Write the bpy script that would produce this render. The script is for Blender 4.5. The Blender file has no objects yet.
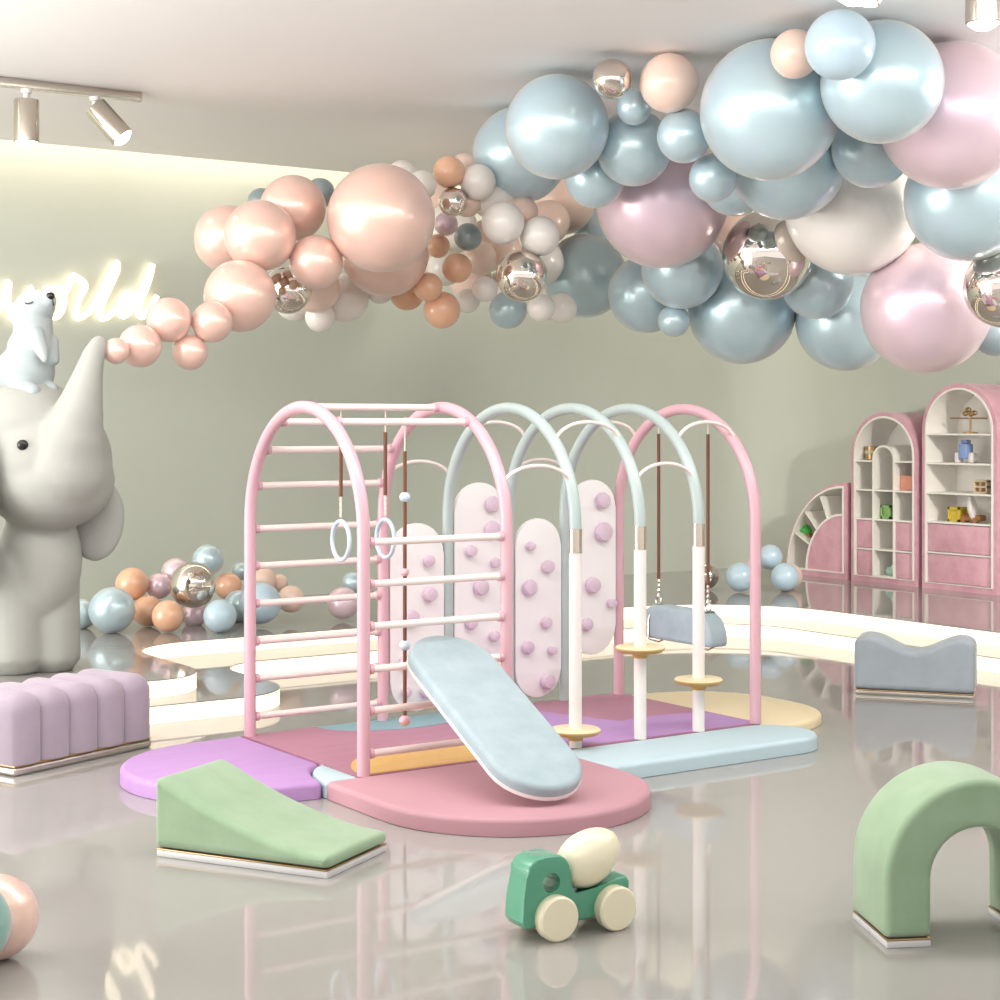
import bpy, bmesh, math, random
from mathutils import Vector, Matrix, Quaternion
from mathutils.geometry import tessellate_polygon
random.seed(7)
SC = bpy.context.scene
COL = SC.collection
PI = math.pi

# ------------------------------------------------------------------ camera frame
TH = math.radians(34.06)
CT, ST = math.cos(TH), math.sin(TH)
FPX, HY, CAMH = 1690.0, 422.0, 1.5
def W(X, Y, z=0.0):                      # metres right of / ahead of the camera -> room axes
    return Vector((CT*X + ST*Y, -ST*X + CT*Y, z))
def at(px, py, Y):                       # photo position at distance Y
    return W((px-500)/FPX*Y, Y, CAMH-(py-HY)/FPX*Y)
def on(px, py, z):                       # photo position on the level z
    Y = FPX*(CAMH-z)/(py-HY)
    return W((px-500)/FPX*Y, Y, z)
cam = bpy.data.cameras.new('camera'); camo = bpy.data.objects.new('camera', cam); COL.objects.link(camo)
camo.location = (0, 0, CAMH); camo.rotation_euler = (PI/2, 0, -TH)
cam.sensor_width = 36; cam.lens = FPX*36/1000; cam.shift_y = -0.078; cam.clip_start = .05
SC.camera = camo

# ------------------------------------------------------------------ materials
def lin(c):
    return tuple(((v/255)/12.92 if v/255 <= .04045 else (((v/255)+.055)/1.055)**2.4) for v in c)+(1,)
def mat(name, rgb, rough=.5, metal=0, coat=0, sheen=0, noise=None, bump=None, emit=None, spec=.5, trans=0, film=0, sss=0, sheen_rgb=None):
    m = bpy.data.materials.new(name); m.use_nodes = True
    nt = m.node_tree; b = nt.nodes['Principled BSDF']
    b.inputs['Base Color'].default_value = lin(rgb)
    b.inputs['Roughness'].default_value = rough
    b.inputs['Metallic'].default_value = metal
    b.inputs['Coat Weight'].default_value = coat
    b.inputs['Coat Roughness'].default_value = .2
    b.inputs['Specular IOR Level'].default_value = spec
    b.inputs['Sheen Weight'].default_value = sheen
    b.inputs['Sheen Roughness'].default_value = .45
    if sheen_rgb: b.inputs['Sheen Tint'].default_value = lin(sheen_rgb)
    b.inputs['Transmission Weight'].default_value = trans
    if film:
        b.inputs['Thin Film Thickness'].default_value = film
    if sss:
        b.inputs['Subsurface Weight'].default_value = sss; b.inputs['Subsurface Radius'].default_value = (.05, .04, .03)
    if emit:
        b.inputs['Emission Color'].default_value = lin(emit[0]); b.inputs['Emission Strength'].default_value = emit[1]
    if noise or bump:
        tc = nt.nodes.new('ShaderNodeTexCoord')
    if noise:
        sc, rgb2, st = noise
        n = nt.nodes.new('ShaderNodeTexNoise'); n.inputs['Scale'].default_value = sc; n.inputs['Detail'].default_value = 5
        n.inputs['Roughness'].default_value = .6
        mp = nt.nodes.new('ShaderNodeMapping'); mp.inputs['Scale'].default_value = st
        nt.links.new(tc.outputs['Object'], mp.inputs[0]); nt.links.new(mp.outputs[0], n.inputs['Vector'])
        r = nt.nodes.new('ShaderNodeValToRGB'); r.color_ramp.elements[0].position = .3; r.color_ramp.elements[1].position = .7
        r.color_ramp.elements[0].color = lin(rgb); r.color_ramp.elements[1].color = lin(rgb2)
        nt.links.new(n.outputs['Fac'], r.inputs['Fac']); nt.links.new(r.outputs['Color'], b.inputs['Base Color'])
    if bump:
        n2 = nt.nodes.new('ShaderNodeTexNoise'); n2.inputs['Scale'].default_value = bump[0]; n2.inputs['Detail'].default_value = 3
        nt.links.new(tc.outputs['Object'], n2.inputs['Vector'])
        bp = nt.nodes.new('ShaderNodeBump'); bp.inputs['Strength'].default_value = bump[1]; bp.inputs['Distance'].default_value = .01
        nt.links.new(n2.outputs['Fac'], bp.inputs['Height']); nt.links.new(bp.outputs['Normal'], b.inputs['Normal'])
    return m
S1 = (1, 1, 1)
M = dict(
 floor=mat('polished greige floor', (160,157,153), .04, spec=.5, noise=(.35, (155,152,148), S1)),
 wall=mat('sage plaster', (202,208,197), .75, noise=(.7, (197,203,191), S1)),
 ceil=mat('warm white ceiling', (246,244,242), .7),
 riser=mat('backlit riser', (255,246,230), .5, emit=((255,236,206), .8)),
 pink=mat('pink lacquer', (214,170,181), .32, coat=.3),
 cream=mat('cream lacquer', (240,225,220), .35, coat=.2),
 greytube=mat('grey green lacquer', (178,193,191), .32, coat=.3),
 white=mat('white lacquer', (236,229,226), .35, coat=.2),
 sleeve=mat('champagne metal', (214,200,184), .15, metal=.9),
 brass=mat('brass', (176,146,104), .3, metal=.85),
 steel=mat('brushed trim', (205,200,190), .25, metal=.9),
 wood=mat('golden wood', (205,168,100), .4, noise=(6, (190,150,84), (1,1,8))),
 panel=mat('white climbing panel', (244,241,241), .4),
 knob=mat('lilac knob', (218,196,212), .45),
 matpurple=mat('purple foam', (184,144,198), .55, noise=(3, (177,136,192), (1,6,1))),
 matpink=mat('rose foam', (188,142,152), .55, noise=(2, (183,137,148), S1)),
 matplum=mat('plum foam', (178,126,147), .5, noise=(3, (172,119,140), (1,6,1))),
 matgold=mat('mustard foam', (222,180,108), .5, noise=(3, (214,170,98), (1,6,1))),
 matteal=mat('teal foam', (136,170,180), .5),
 matblue=mat('pale blue foam', (184,205,213), .55),
 matcream=mat('straw foam', (236,220,184), .5, noise=(2, (231,213,174), S1)),
 boardv=mat('powder blue velvet', (152,170,178), .8, sheen=.25, noise=(9, (168,184,190), S1)),
 greenv=mat('sage green velvet', (136,162,130), .8, sheen=.35, noise=(7, (150,174,144), S1)),
 lilacv=mat('lilac velvet', (164,150,165), .8, sheen=.3, noise=(6, (171,157,171), S1)),
 greyv=mat('blue grey velvet', (154,163,172), .8, sheen=.35, noise=(7, (165,174,182), S1)),
 pinkv=mat('pink velvet', (206,150,165), .75, sheen=.4, noise=(7, (228,180,192), S1)),
 cabin=mat('cream cabinet board', (246,242,235), .5),
 plinth=mat('white plinth', (208,207,208), .35),
 leather=mat('brown leather', (110,68,48), .5),
 rope=mat('cream rope', (228,216,200), .8),
 ringblue=mat('pale blue ring', (196,214,226), .35),
 eleph=mat('elephant grey', (172,173,167), .6),
 bear=mat('bear white', (174,184,186), .55),
 black=mat('black gloss', (22,22,22), .2),
 line=mat('dark line', (60,64,62), .6),
 neon=mat('neon white', (255,246,228), .4, emit=((255,240,216), 1.2)),
 lamp=mat('lamp lens', (255,250,240), .3, emit=((255,244,228), 9.0)),
 chromelight=mat('satin nickel', (206,198,186), .2, metal=1),
 cargreen=mat('green enamel', (78,152,122), .22, coat=.5),
 carcream=mat('cream enamel', (234,226,198), .3, coat=.3),
 yellow=mat('yellow paint', (214,190,70), .4), blueitem=mat('blue paint', (140,164,214), .4),
 coral=mat('coral paint', (228,160,136), .5), greenitem=mat('green paint', (150,196,120), .4), vivid=mat('vivid green', (70,180,70), .4),
 brownitem=mat('brown wood', (160,110,70), .5), mint=mat('mint paint', (170,210,196), .4), tan=mat('tan card', (214,200,168), .6),
)
BAL = dict(
 b=mat('pearl blue balloon', (194,216,226), .36, coat=.35, sheen=.5, film=420, spec=.6, sheen_rgb=(235,240,225)),
 l=mat('pearl pink balloon', (236,212,224), .36, coat=.3, sheen=.5, film=300, spec=.6, sheen_rgb=(250,225,225)),
 p=mat('pearl peach balloon', (244,205,191), .36, coat=.35, sheen=.45, film=220, spec=.6, sheen_rgb=(255,225,215)),
 k=mat('nude peach balloon', (244,214,198), .35, coat=.3, sheen=.3, sheen_rgb=(255,230,220)),
 o=mat('apricot balloon', (238,186,152), .34, coat=.35, sheen=.3, sheen_rgb=(255,225,205)),
 w=mat('ivory balloon', (246,240,233), .36, coat=.3, sheen=.2),
 c=mat('champagne chrome balloon', (236,226,216), .03, metal=1),
 g=mat('slate blue balloon', (146,164,168), .34, coat=.3, sheen=.2),
 s=mat('pale blue balloon', (190,214,228), .4, coat=.25, sheen=.2),
 t=mat('sea green balloon', (132,178,172), .3, coat=.4, sheen=.3),
)

for k in 'blpgt':                          # pearly latex: a clear glossy skin over a faintly metallic body
    n_ = BAL[k].node_tree.nodes['Principled BSDF']
    n_.inputs['Coat Weight'].default_value = .8; n_.inputs['Coat IOR'].default_value = 1.7; n_.inputs['Coat Roughness'].default_value = .2
    n_.inputs['Metallic'].default_value = .3; n_.inputs['Roughness'].default_value = .33
for k in 'kowsc':
    if k != 'c':
        n_ = BAL[k].node_tree.nodes['Principled BSDF']; n_.inputs['Coat Weight'].default_value = .6; n_.inputs['Coat IOR'].default_value = 1.6; n_.inputs['Coat Roughness'].default_value = .16
# ------------------------------------------------------------------ mesh helpers
MX = {}
def thing(name, label, cat, loc=(0,0,0), rz=0, group=None):
    o = bpy.data.objects.new(name, None); COL.objects.link(o); o.empty_display_size = .1
    o.location = loc; o.rotation_euler = (0,0,rz); o['label'] = label; o['category'] = cat
    if group: o['group'] = group
    MX[o.name] = Matrix.Translation(Vector(loc)) @ Matrix.Rotation(rz, 4, 'Z')
    return o
def tag(o, label, cat, group=None):
    o['label'] = label; o['category'] = cat
    if group: o['group'] = group
    return o
def obj(name, bm, material, parent=None, world=False, smooth=True, ang=40, origin=None):
    if parent is not None and world:
        bm.transform(MX[parent.name].inverted())
    if parent is None and origin is not None:
        bm.transform(Matrix.Translation(-Vector(origin)))
    bmesh.ops.recalc_face_normals(bm, faces=bm.faces)
    me = bpy.data.meshes.new(name); bm.to_mesh(me); bm.free()
    mats = material if isinstance(material, (list, tuple)) else [material]
    for m in mats: me.materials.append(m)
    if smooth:
        me.polygons.foreach_set('use_smooth', [True]*len(me.polygons))
        me.set_sharp_from_angle(angle=math.radians(ang))
    o = bpy.data.objects.new(name, me); COL.objects.link(o)
    if parent is not None:
        o.parent = parent; MX[o.name] = MX[parent.name]
    else:
        if origin is not None: o.location = origin
        MX[o.name] = Matrix.Translation(o.location)
    return o
def struct(name, bm, m, smooth=False):
    o = obj(name, bm, m, smooth=smooth); o['kind'] = 'structure'; return o
def box(bm, x0, x1, y0, y1, z0, z1, bev=0, seg=2, mx=None):
    v = [bm.verts.new(p) for p in [(x0,y0,z0),(x1,y0,z0),(x1,y1,z0),(x0,y1,z0),(x0,y0,z1),(x1,y0,z1),(x1,y1,z1),(x0,y1,z1)]]
    fs = [bm.faces.new([v[i] for i in q]) for q in [(3,2,1,0),(4,5,6,7),(0,1,5,4),(1,2,6,5),(2,3,7,6),(3,0,4,7)]]
    geo = list(v)
    if bev:
        r = bmesh.ops.bevel(bm, geom=list({e for f in fs for e in f.edges}), offset=bev, segments=seg, profile=.5, affect='EDGES')
        geo = list({w for f in r['faces'] for w in f.verts} | {w for w in v if w.is_valid})
    if mx is not None: bmesh.ops.transform(bm, matrix=mx, verts=geo)
    return bm
def B(*a, **k): return box(bmesh.new(), *a, **k)
def tube(bm, pts, r, seg=14, closed=False, cap=True):
    pts = [Vector(p) for p in pts]; n = len(pts)
    rs = r if isinstance(r, (list, tuple)) else [r]*n
    tang = []
    for i in range(n):
        if closed: t = pts[(i+1) % n]-pts[i-1]
        else: t = pts[min(i+1, n-1)]-pts[max(i-1, 0)]
        tang.append(t.normalized())
    up = Vector((0,0,1)) if abs(tang[0].z) < .9 else Vector((1,0,0))
    nrm = (up-tang[0]*up.dot(tang[0])).normalized()
    rings = []
    for i in range(n):
        if i:
            q = tang[i-1].rotation_difference(tang[i]); nrm = q @ nrm
            nrm = (nrm-tang[i]*nrm.dot(tang[i])).normalized()
        bn = tang[i].cross(nrm)
        rings.append([bm.verts.new(pts[i]+(nrm*math.cos(a)+bn*math.sin(a))*rs[i]) for a in [2*PI*k/seg for k in range(seg)]])
    for i in range(n if closed else n-1):
        A, C = rings[i], rings[(i+1) % n]
        off = 0
        if closed and i == n-1:
            off = min(range(seg), key=lambda s: (C[s].co-A[0].co).length)
        for k in range(seg):
            bm.faces.new([A[k], A[(k+1) % seg], C[(k+1+off) % seg], C[(k+off) % seg]])
    if cap and not closed:
        bm.faces.new(rings[0][::-1]); bm.faces.new(rings[-1])
    return bm
def T(*a, **k): return tube(bmesh.new(), *a, **k)
def lathe(bm, prof, seg=32, mx=None):
    rings = []; new = []
    for r, z in prof:
        if r < 1e-5: ring = [bm.verts.new((0,0,z))]
        else: ring = [bm.verts.new((r*math.cos(2*PI*k/seg), r*math.sin(2*PI*k/seg), z)) for k in range(seg)]
        rings.append(ring); new += ring
    for A, C in zip(rings, rings[1:]):
        for k in range(seg):
            k2 = (k+1) % seg
            q = [A[k % len(A)], A[k2 % len(A)], C[k2 % len(C)], C[k % len(C)]]
            u = []
            for w in q:
                if w not in u: u.append(w)
            if len(u) > 2: bm.faces.new(u)
    for ring, rev in ((rings[0], 1), (rings[-1], 0)):
        if len(ring) > 1: bm.faces.new(ring[::-1] if rev else ring)
    if mx is not None: bmesh.ops.transform(bm, matrix=mx, verts=new)
    return bm
def L(*a, **k): return lathe(bmesh.new(), *a, **k)
def prism(outline, z0, z1, bev=0, seg=4, bevbot=0, mx=None):
    bm = bmesh.new()
    lo = [bm.verts.new((p[0], p[1], z0)) for p in outline]; hi = [bm.verts.new((p[0], p[1], z1)) for p in outline]
    n = len(outline)
    top = bm.faces.new(hi); bot = bm.faces.new(lo[::-1])
    for i in range(n):
        bm.faces.new([lo[i], lo[(i+1) % n], hi[(i+1) % n], hi[i]])
    te, be = list(top.edges), list(bot.edges)
    if bev: bmesh.ops.bevel(bm, geom=te, offset=bev, segments=seg, profile=.5, affect='EDGES', clamp_overlap=False)
    if bevbot: bmesh.ops.bevel(bm, geom=[e for e in be if e.is_valid], offset=bevbot, segments=seg, profile=.5, affect='EDGES', clamp_overlap=False)
    for f in [f for f in bm.faces if len(f.verts) > 4]:
        vs = list(f.verts)
        for t in tessellate_polygon([[v.co for v in vs]]):
            try: bm.faces.new([vs[i] for i in t])
            except ValueError: pass
        bm.faces.remove(f)
    if mx is not None: bm.transform(mx)
    return bm
def arc(cx, cy, rx, a0, a1, n=20, ry=None):
    ry = rx if ry is None else ry
    return [(cx+rx*math.cos(math.radians(a0+(a1-a0)*i/n)), cy+ry*math.sin(math.radians(a0+(a1-a0)*i/n))) for i in range(n+1)]
def stadium(w, h, n=14):        # vertical stadium centred on 0, width w, height h
    r = w/2
    return arc(0, h/2-r, r, 0, 180, n)+arc(0, -h/2+r, r, 180, 360, n)
def ellip(bm, c, r, rot=None, seg=28):
    m = Matrix.Translation(Vector(c))
    if rot is not None: m = m @ rot
    m = m @ Matrix.Diagonal((r[0], r[1], r[2], 1))
    bmesh.ops.create_uvsphere(bm, u_segments=seg, v_segments=seg//2, radius=1, matrix=m)
    return bm
def capsule(bm, pts, rs):
    tube(bm, pts, rs, seg=20)
    for p, r in zip(pts, rs): ellip(bm, p, (r, r, r), seg=20)
def fuse(bm, voxel, it=6):      # one continuous skin over overlapping volumes
    me = bpy.data.meshes.new('tmp'); bm.to_mesh(me); bm.free()
    o = bpy.data.objects.new('tmp', me); COL.objects.link(o)
    r = o.modifiers.new('r', 'REMESH'); r.mode = 'VOXEL'; r.voxel_size = voxel
    s = o.modifiers.new('s', 'SMOOTH'); s.iterations = it; s.factor = .5
    dg = bpy.context.evaluated_depsgraph_get()
    me2 = bpy.data.meshes.new_from_object(o.evaluated_get(dg))
    b2 = bmesh.new(); b2.from_mesh(me2)
    bpy.data.objects.remove(o); bpy.data.meshes.remove(me); bpy.data.meshes.remove(me2)
    return b2
def soften(pts, step=.01, it=12):      # evenly resampled outline with its corners rounded off
    P = [Vector((p[0], p[1])) for p in pts]; n = len(P)
    seg = [(P[(i+1) % n]-P[i]).length for i in range(n)]; tot = sum(seg); m = max(24, int(tot/step))
    out = []; i = 0; acc = 0
    for k in range(m):
        d = tot*k/m
        while acc+seg[i] < d: acc += seg[i]; i += 1
        out.append(P[i].lerp(P[(i+1) % n], (d-acc)/max(seg[i], 1e-9)))
    for _ in range(it):
        out = [out[k]*.5+(out[k-1]+out[(k+1) % m])*.25 for k in range(m)]
    return out
def pillow(outline, depth, r, both=True, step=.01, it=12, r0=None):
    # outline pushed along z, its rims rolled over with radius r
    o = soften(outline, step, it); n = len(o)
    ar = sum(o[k-1].x*o[k].y-o[k].x*o[k-1].y for k in range(n))
    sg_ = 1 if ar > 0 else -1
    nr = []
    for k in range(n):
        t = (o[(k+2) % n]-o[k-2]).normalized(); nr.append(Vector((-t.y, t.x))*sg_)
    secs = []
    K = 6
    if both: secs += [(r-r*math.sin(a), r-r*math.cos(a)) for a in [PI/2*k/K for k in range(K+1)]]
    else: secs += [(0, 0)]
    secs += [(r-r*math.sin(a), depth-r+r*math.cos(a)) for a in [PI/2*k/K for k in range(K, -1, -1)]]
    b = bmesh.new()
    R_ = [[b.verts.new((o[k].x+nr[k].x*i_, o[k].y+nr[k].y*i_, z)) for k in range(n)] for i_, z in secs]
    for A, C in zip(R_, R_[1:]):
        for k in range(n): b.faces.new([A[k], A[(k+1) % n], C[(k+1) % n], C[k]])
    for ring in (R_[0], R_[-1]):
        for t in tessellate_polygon([[v.co for v in ring]]):
            try: b.faces.new([ring[i] for i in t])
            except ValueError: pass
    return b
def tf(b, m): b.transform(m); return b
RX90 = Matrix.Rotation(PI/2, 4, 'X')

# ------------------------------------------------------------------ the room
CEIL = 3.38
PLAT, TREAD = .18, .09
U0, U1, V0, V1 = -6.0, 10.8, -4.0, 11.5
bm = bmesh.new(); bm.faces.new([bm.verts.new(p) for p in [(U0,V0,0),(U1,V0,0),(U1,V1,0),(U0,V1,0)]])
struct('floor', bm, M['floor'])
def stepped(front, vf, uc, rc, ue, re_, vb, rb, ub, rub):
    # outline of a raised level: front run, rounded nose, inner fillet, back run, big inner fillet, right run
    return ([(U0, vf), (uc-rc, vf)] + arc(uc-rc, vf+rc, rc, -90, 0, 14)
            + arc(uc+re_, vb-re_, re_, 180, 90, 12) + arc(ub-rub, vb-rub, rub, 90, 0, 24)
            + [(ub, V0), (U1, V0), (U1, V1), (U0, V1)])
up = stepped(0, 8.15, 3.72, .32, 0, .42, 9.5, 0, 8.54, 1.04)
lo = stepped(0, 7.92, 4.11, .36, 0, .33, 9.08, 0, 8.12, .62)
def side_strip(outline, z0, z1):
    b = bmesh.new(); a = [b.verts.new((p[0], p[1], z0)) for p in outline]; c = [b.verts.new((p[0], p[1], z1)) for p in outline]
    for i in range(len(outline)-4): b.faces.new([a[i], a[i+1], c[i+1], c[i]])
    return b
def top_face(outline, z, thick):
    return prism(outline, z-thick, z)
struct('floor.001', top_face(up, PLAT, .006), M['floor'])
struct('floor.002', top_face(lo, TREAD, .006), M['floor'])
struct('trim_1', side_strip(up, TREAD, PLAT-.006), M['riser'], smooth=True)
struct('trim_2', side_strip(lo, 0, TREAD-.006), M['riser'], smooth=True)
RC = .64                                  # the two walls meet in a soft curve
def wall(pts, back):
    b = bmesh.new(); n = len(pts)
    r = [[b.verts.new((p[0], p[1], z)) for p in pts+back] for z in (0, 3.9)]
    m = len(pts+back)
    for k in range(m): b.faces.new([r[0][k], r[0][(k+1) % m], r[1][(k+1) % m], r[1][k]])
    return b
half = arc(U1-RC, V1-RC, RC, 90, 45, 10); half2 = arc(U1-RC, V1-RC, RC, 45, 0, 10)
struct('wall_back', wall([(U0, V1)]+half+half2[1:], [(U1+.1, V1-RC), (U1+.1, V1+.1), (U0, V1+.1)]), M['wall'], smooth=True)
struct('wall_right', wall([(U1, V1-RC), (U1, V0)], [(U1+.1, V0), (U1+.1, V1-RC)]), M['wall'], smooth=True)
struct('ceiling', B(U0, U1, V0, 11.18, CEIL, CEIL+.12), M['ceil'])
struct('ceiling.001', B(U0, U1, 11.0, V1, 3.72, 3.8), M['ceil'])

# ------------------------------------------------------------------ climbing frame
UA, UB, UD = 3.37, 4.07, 5.50
UG = [4.436, 4.80, 5.146]
VR, VL = 5.97, 7.02
VC, RA = (VR+VL)/2, (VL-VR)/2
ZS = 1.04; ZM = .07
gym = thing('climbing_gym', 'pastel arched climbing gym with ladder rungs and white knobbed panels on the mats', 'climbing gym', (4.43, VC, ZM))
def arch_path(u, lowR=ZM, lowL=ZM):
    pts = [(u, VR, lowR), (u, VR, (lowR+ZS)/2)]
    pts += [(u, VC-RA*math.cos(a), ZS+RA*math.sin(a)) for a in [PI*i/36 for i in range(37)]]
    return pts+[(u, VL, (lowL+ZS)/2), (u, VL, lowL)]
for u in (UA, UB, UD):
    obj('arch', T(arch_path(u), .027, seg=18), M['pink'], gym, world=True)
for u, dz in zip(UG, (.14, .474, .30)):
    a = obj('arch', T(arch_path(u, lowR=1.025), .027, seg=18), M['greytube'], gym, world=True); a['label'] = 'grey green arch tube'
    p = obj('pole', T([(u, VR, ZM), (u, VR, .93)], .0285, seg=20), M['white'], gym, world=True); p['label'] = 'white pole'
    obj('sleeve', T([(u, VR, .925), (u, VR, 1.03)], .030, seg=20), M['sleeve'], gym, world=True)
    d = obj('disc', L([(.034,-.038),(.036,-.022),(.098,-.012),(.112,.002),(.112,.008)], mx=Matrix.Translation((u, VR, dz)), seg=40), M['wood'], gym, world=True)
    obj('disc_top', L([(.112,.008),(.106,.014),(.03,.016),(0,.016)], mx=Matrix.Translation((u, VR, dz)), seg=40), M['matcream'], d, world=True)
def rung(p0, p1, r=.0155):
    g = obj('rung', T([p0, p1], r, seg=14), M['cream'], gym, world=True)
    p0, p1 = Vector(p0), Vector(p1); d = (p1-p0).normalized()
    for p, s in ((p0, 1), (p1, -1)):
        obj('bolt_cap', T([p+d*s*.024, p+d*s*.042], r+.006, seg=12), M['pink'], g, world=True)
ZR = [.156, .329, .498, .671, .843, 1.0125]
for z in ZR:
    rung((UA, VL, z), (UB, VL, z)); rung((UA, VR, z), (UB, VR, z))
for a in (.33, .69, 1.07):
    rung((UA, VC+RA*math.cos(a), ZS+RA*math.sin(a)), (UB, VC+RA*math.cos(a), ZS+RA*math.sin(a)))
rung((UA, VC, ZS+RA), (UB, VC, ZS+RA))
rung((UA, VC-RA*math.cos(1.07), ZS+RA*math.sin(1.07)), (UB, VC-RA*math.cos(1.07), ZS+RA*math.sin(1.07)))
def link(ua, ub, side, high):
    z0, z1 = (1.405, 1.50) if high else (1.215, 1.31)
    pts = []
    for i in range(19):
        a = PI*i/18
        z = z0+(z1-z0)*math.sin(a)
        off = math.sqrt(max(0, RA*RA-(z0-ZS)**2))
        pts.append(((ua+ub)/2-(ub-ua)/2*math.cos(a), VC+side*off, z))
    obj('link_hoop', T(pts, .0085, seg=10), M['cream'], gym, world=True)
us = [UB]+UG+[UD]
for i in range(4):
    for s in (-1, 1): link(us[i], us[i+1], s, i % 2 == 1)
knobs = [  # per panel: (across 0..1, up 0..1, radius)
 [(.68,.80,.025),(.70,.62,.032),(.36,.50,.036),(.66,.36,.028),(.24,.27,.028),(.26,.11,.02),(.64,.10,.028)],
 [(.70,.88,.036),(.70,.74,.040),(.28,.63,.026),(.76,.56,.022),(.48,.43,.036),(.28,.24,.028),(.74,.16,.024)],
 [(.28,.85,.020),(.66,.73,.030),(.26,.62,.036),(.62,.42,.026),(.22,.29,.030),(.76,.26,.020),(.66,.09,.036)],
 [(.66,.88,.038),(.68,.70,.046),(.44,.40,.038),(.86,.29,.022),(.30,.18,.030)]]
for i in range(4):
    uc = (us[i]+us[i+1])/2; w = us[i+1]-us[i]-.062; h = .91
    zc = (.10+.455) if i % 2 == 0 else (.29+.455)
    fr = Matrix.Translation((uc, VL, zc)) @ RX90
    pn = obj('climbing_panel', prism(stadium(w, h), -.014, .014, bev=.005, bevbot=.005, seg=2, mx=fr), M['panel'], gym, world=True)
    pn['label'] = 'white panel with lilac knobs'
    for (a, b, r) in [(k_[0], k_[1], k_[2]*1.12) for k_ in knobs[i]]:
        obj('knob', L([(r*.8,0),(r,.012),(r,.026),(r*.86,.040),(r*.5,.044),(0,.045)], seg=22,
            mx=Matrix.Translation((uc+(a-.5)*w, VL-.014, zc+(b-.5)*h)) @ Matrix.Rotation(PI/2, 4, 'X')), M['knob'], pn, world=True)

# things hanging from it
def hoop_ring(u, label):
    g = thing('gym_ring', label, 'gym ring', (u, VC, 0), group='hanging gym rings')
    zc = 1.5-(540-HY)*7.4/FPX+.0
    obj('rope', T([(u, VC, ZS+RA-.01), (u, VC, 1.45)], .003, seg=8), M['rope'], g, world=True)
    obj('strap', T([(u, VC, 1.455), (u, VC, 1.175)], .0085, seg=10), M['leather'], g, world=True)
    n = []
    for k in range(9): n.append((u, VC, 1.175-.0115*k))
    obj('rope', T(n, [.004, .007]*4+[.004], seg=10), M['rope'], g, world=True)
    obj('ring', T([(u, VC+.078*math.cos(a), zc+.084*math.sin(a)) for a in [2*PI*k/36 for k in range(36)]], .0095, seg=12, closed=True), M['ringblue'], g, world=True)
hoop_ring(3.553, 'pale blue hoop on brown strap nearer the outer ladder arch')
hoop_ring(3.777, 'pale blue hoop on brown strap beside the beaded rope')
ur, vr = 3.727, VC-RA*math.cos(1.07)
rp = thing('climbing_rope', 'brown rope with blue and pink beads hanging inside the ladder arch', 'rope', (ur, vr, 0))
obj('loop', T([(ur, vr, 1.485), (ur, vr, 1.37)], .003, seg=8), M['rope'], rp, world=True)
obj('rope', T([(ur, vr, 1.375), (ur, vr, .23)], .0085, seg=10), M['leather'], rp, world=True)
for y, m, r in ((497, 'ringblue', .024), (572, 'pink', .02), (645, 'ringblue', .024), (720, 'pink', .025)):
    z = 1.5-(y-HY)*7.27/FPX
    o = obj('bead', ellip(bmesh.new(), (ur, vr, z), (r, r, r*.92), seg=18), M[m], rp, world=True)
    o['label'] = 'pale blue bead' if m == 'ringblue' else 'pink bead'
# swing
sw = thing('swing', 'blue grey padded swing hanging from the rear pink arch on brown cords', 'swing', (UD, 6.5, 0))
prof = [(-.275, .40)] + arc(-.165, .455, .11, 180, 90, 10, .115) + arc(.145, .435, .13, 90, 0, 10, .135) + [(.275, .40)]
fr = Matrix(((0,0,1,UD),(-1,0,0,6.5),(0,1,0,0),(0,0,0,1)))
obj('seat', tf(pillow(prof, .12, .02, it=5), fr @ Matrix.Translation((0,0,-.06))), M['boardv'], sw, world=True)
for dv in (-.19, .19):
    v = 6.5+dv; zt = ZS+math.sqrt(RA*RA-dv*dv)
    obj('cord', T([(UD, v, 1.44), (UD, v, .70)], .0085, seg=10), M['leather'], sw, world=True)
    obj('cord', T([(UD, v, zt-.02), (UD, v, 1.435)], .0035, seg=8), M['rope'], sw, world=True)
    obj('clip', T([(UD, v, .70-.012*k) for k in range(9)], [.004, .009]*4+[.005], seg=8), M['sleeve'], sw, world=True)
    obj('ring', T([(UD, v+.02*math.cos(a), .588+.022*math.sin(a)) for a in [2*PI*k/20 for k in range(20)]], .0055, seg=8, closed=True), M['steel'], sw, world=True)
    obj('hoop', T([(UD-.068, v, .40), (UD-.066, v, .50), (UD-.04, v, .565), (UD, v, .572), (UD+.04, v, .565), (UD+.066, v, .50), (UD+.068, v, .40), (UD, v, .378)], .0045, seg=8, closed=True), M['steel'], sw, world=True)
# slide board
ang = math.radians(25.8)
bl = 1.07
bd = thing('slide_board', 'powder blue padded board leaning from a ladder rung to the rose mat', 'slide', (3.725, 5.095, ZM))
fr = Matrix.Translation((3.725, 5.095+math.cos(ang)*bl/2, ZM+.03+math.sin(ang)*bl/2)) @ Matrix.Rotation(math.radians(-3), 4, 'Z') @ Matrix.Rotation(ang, 4, 'X')
obj('cushion', tf(pillow(stadium(.378, bl), .046, .022, both=False, it=2), fr @ Matrix.Translation((0,0,.004))), M['boardv'], bd, world=True)
obj('base_trim', prism(stadium(.382, bl+.004), -.010, .004, mx=fr), M['white'], bd, world=True)

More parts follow.
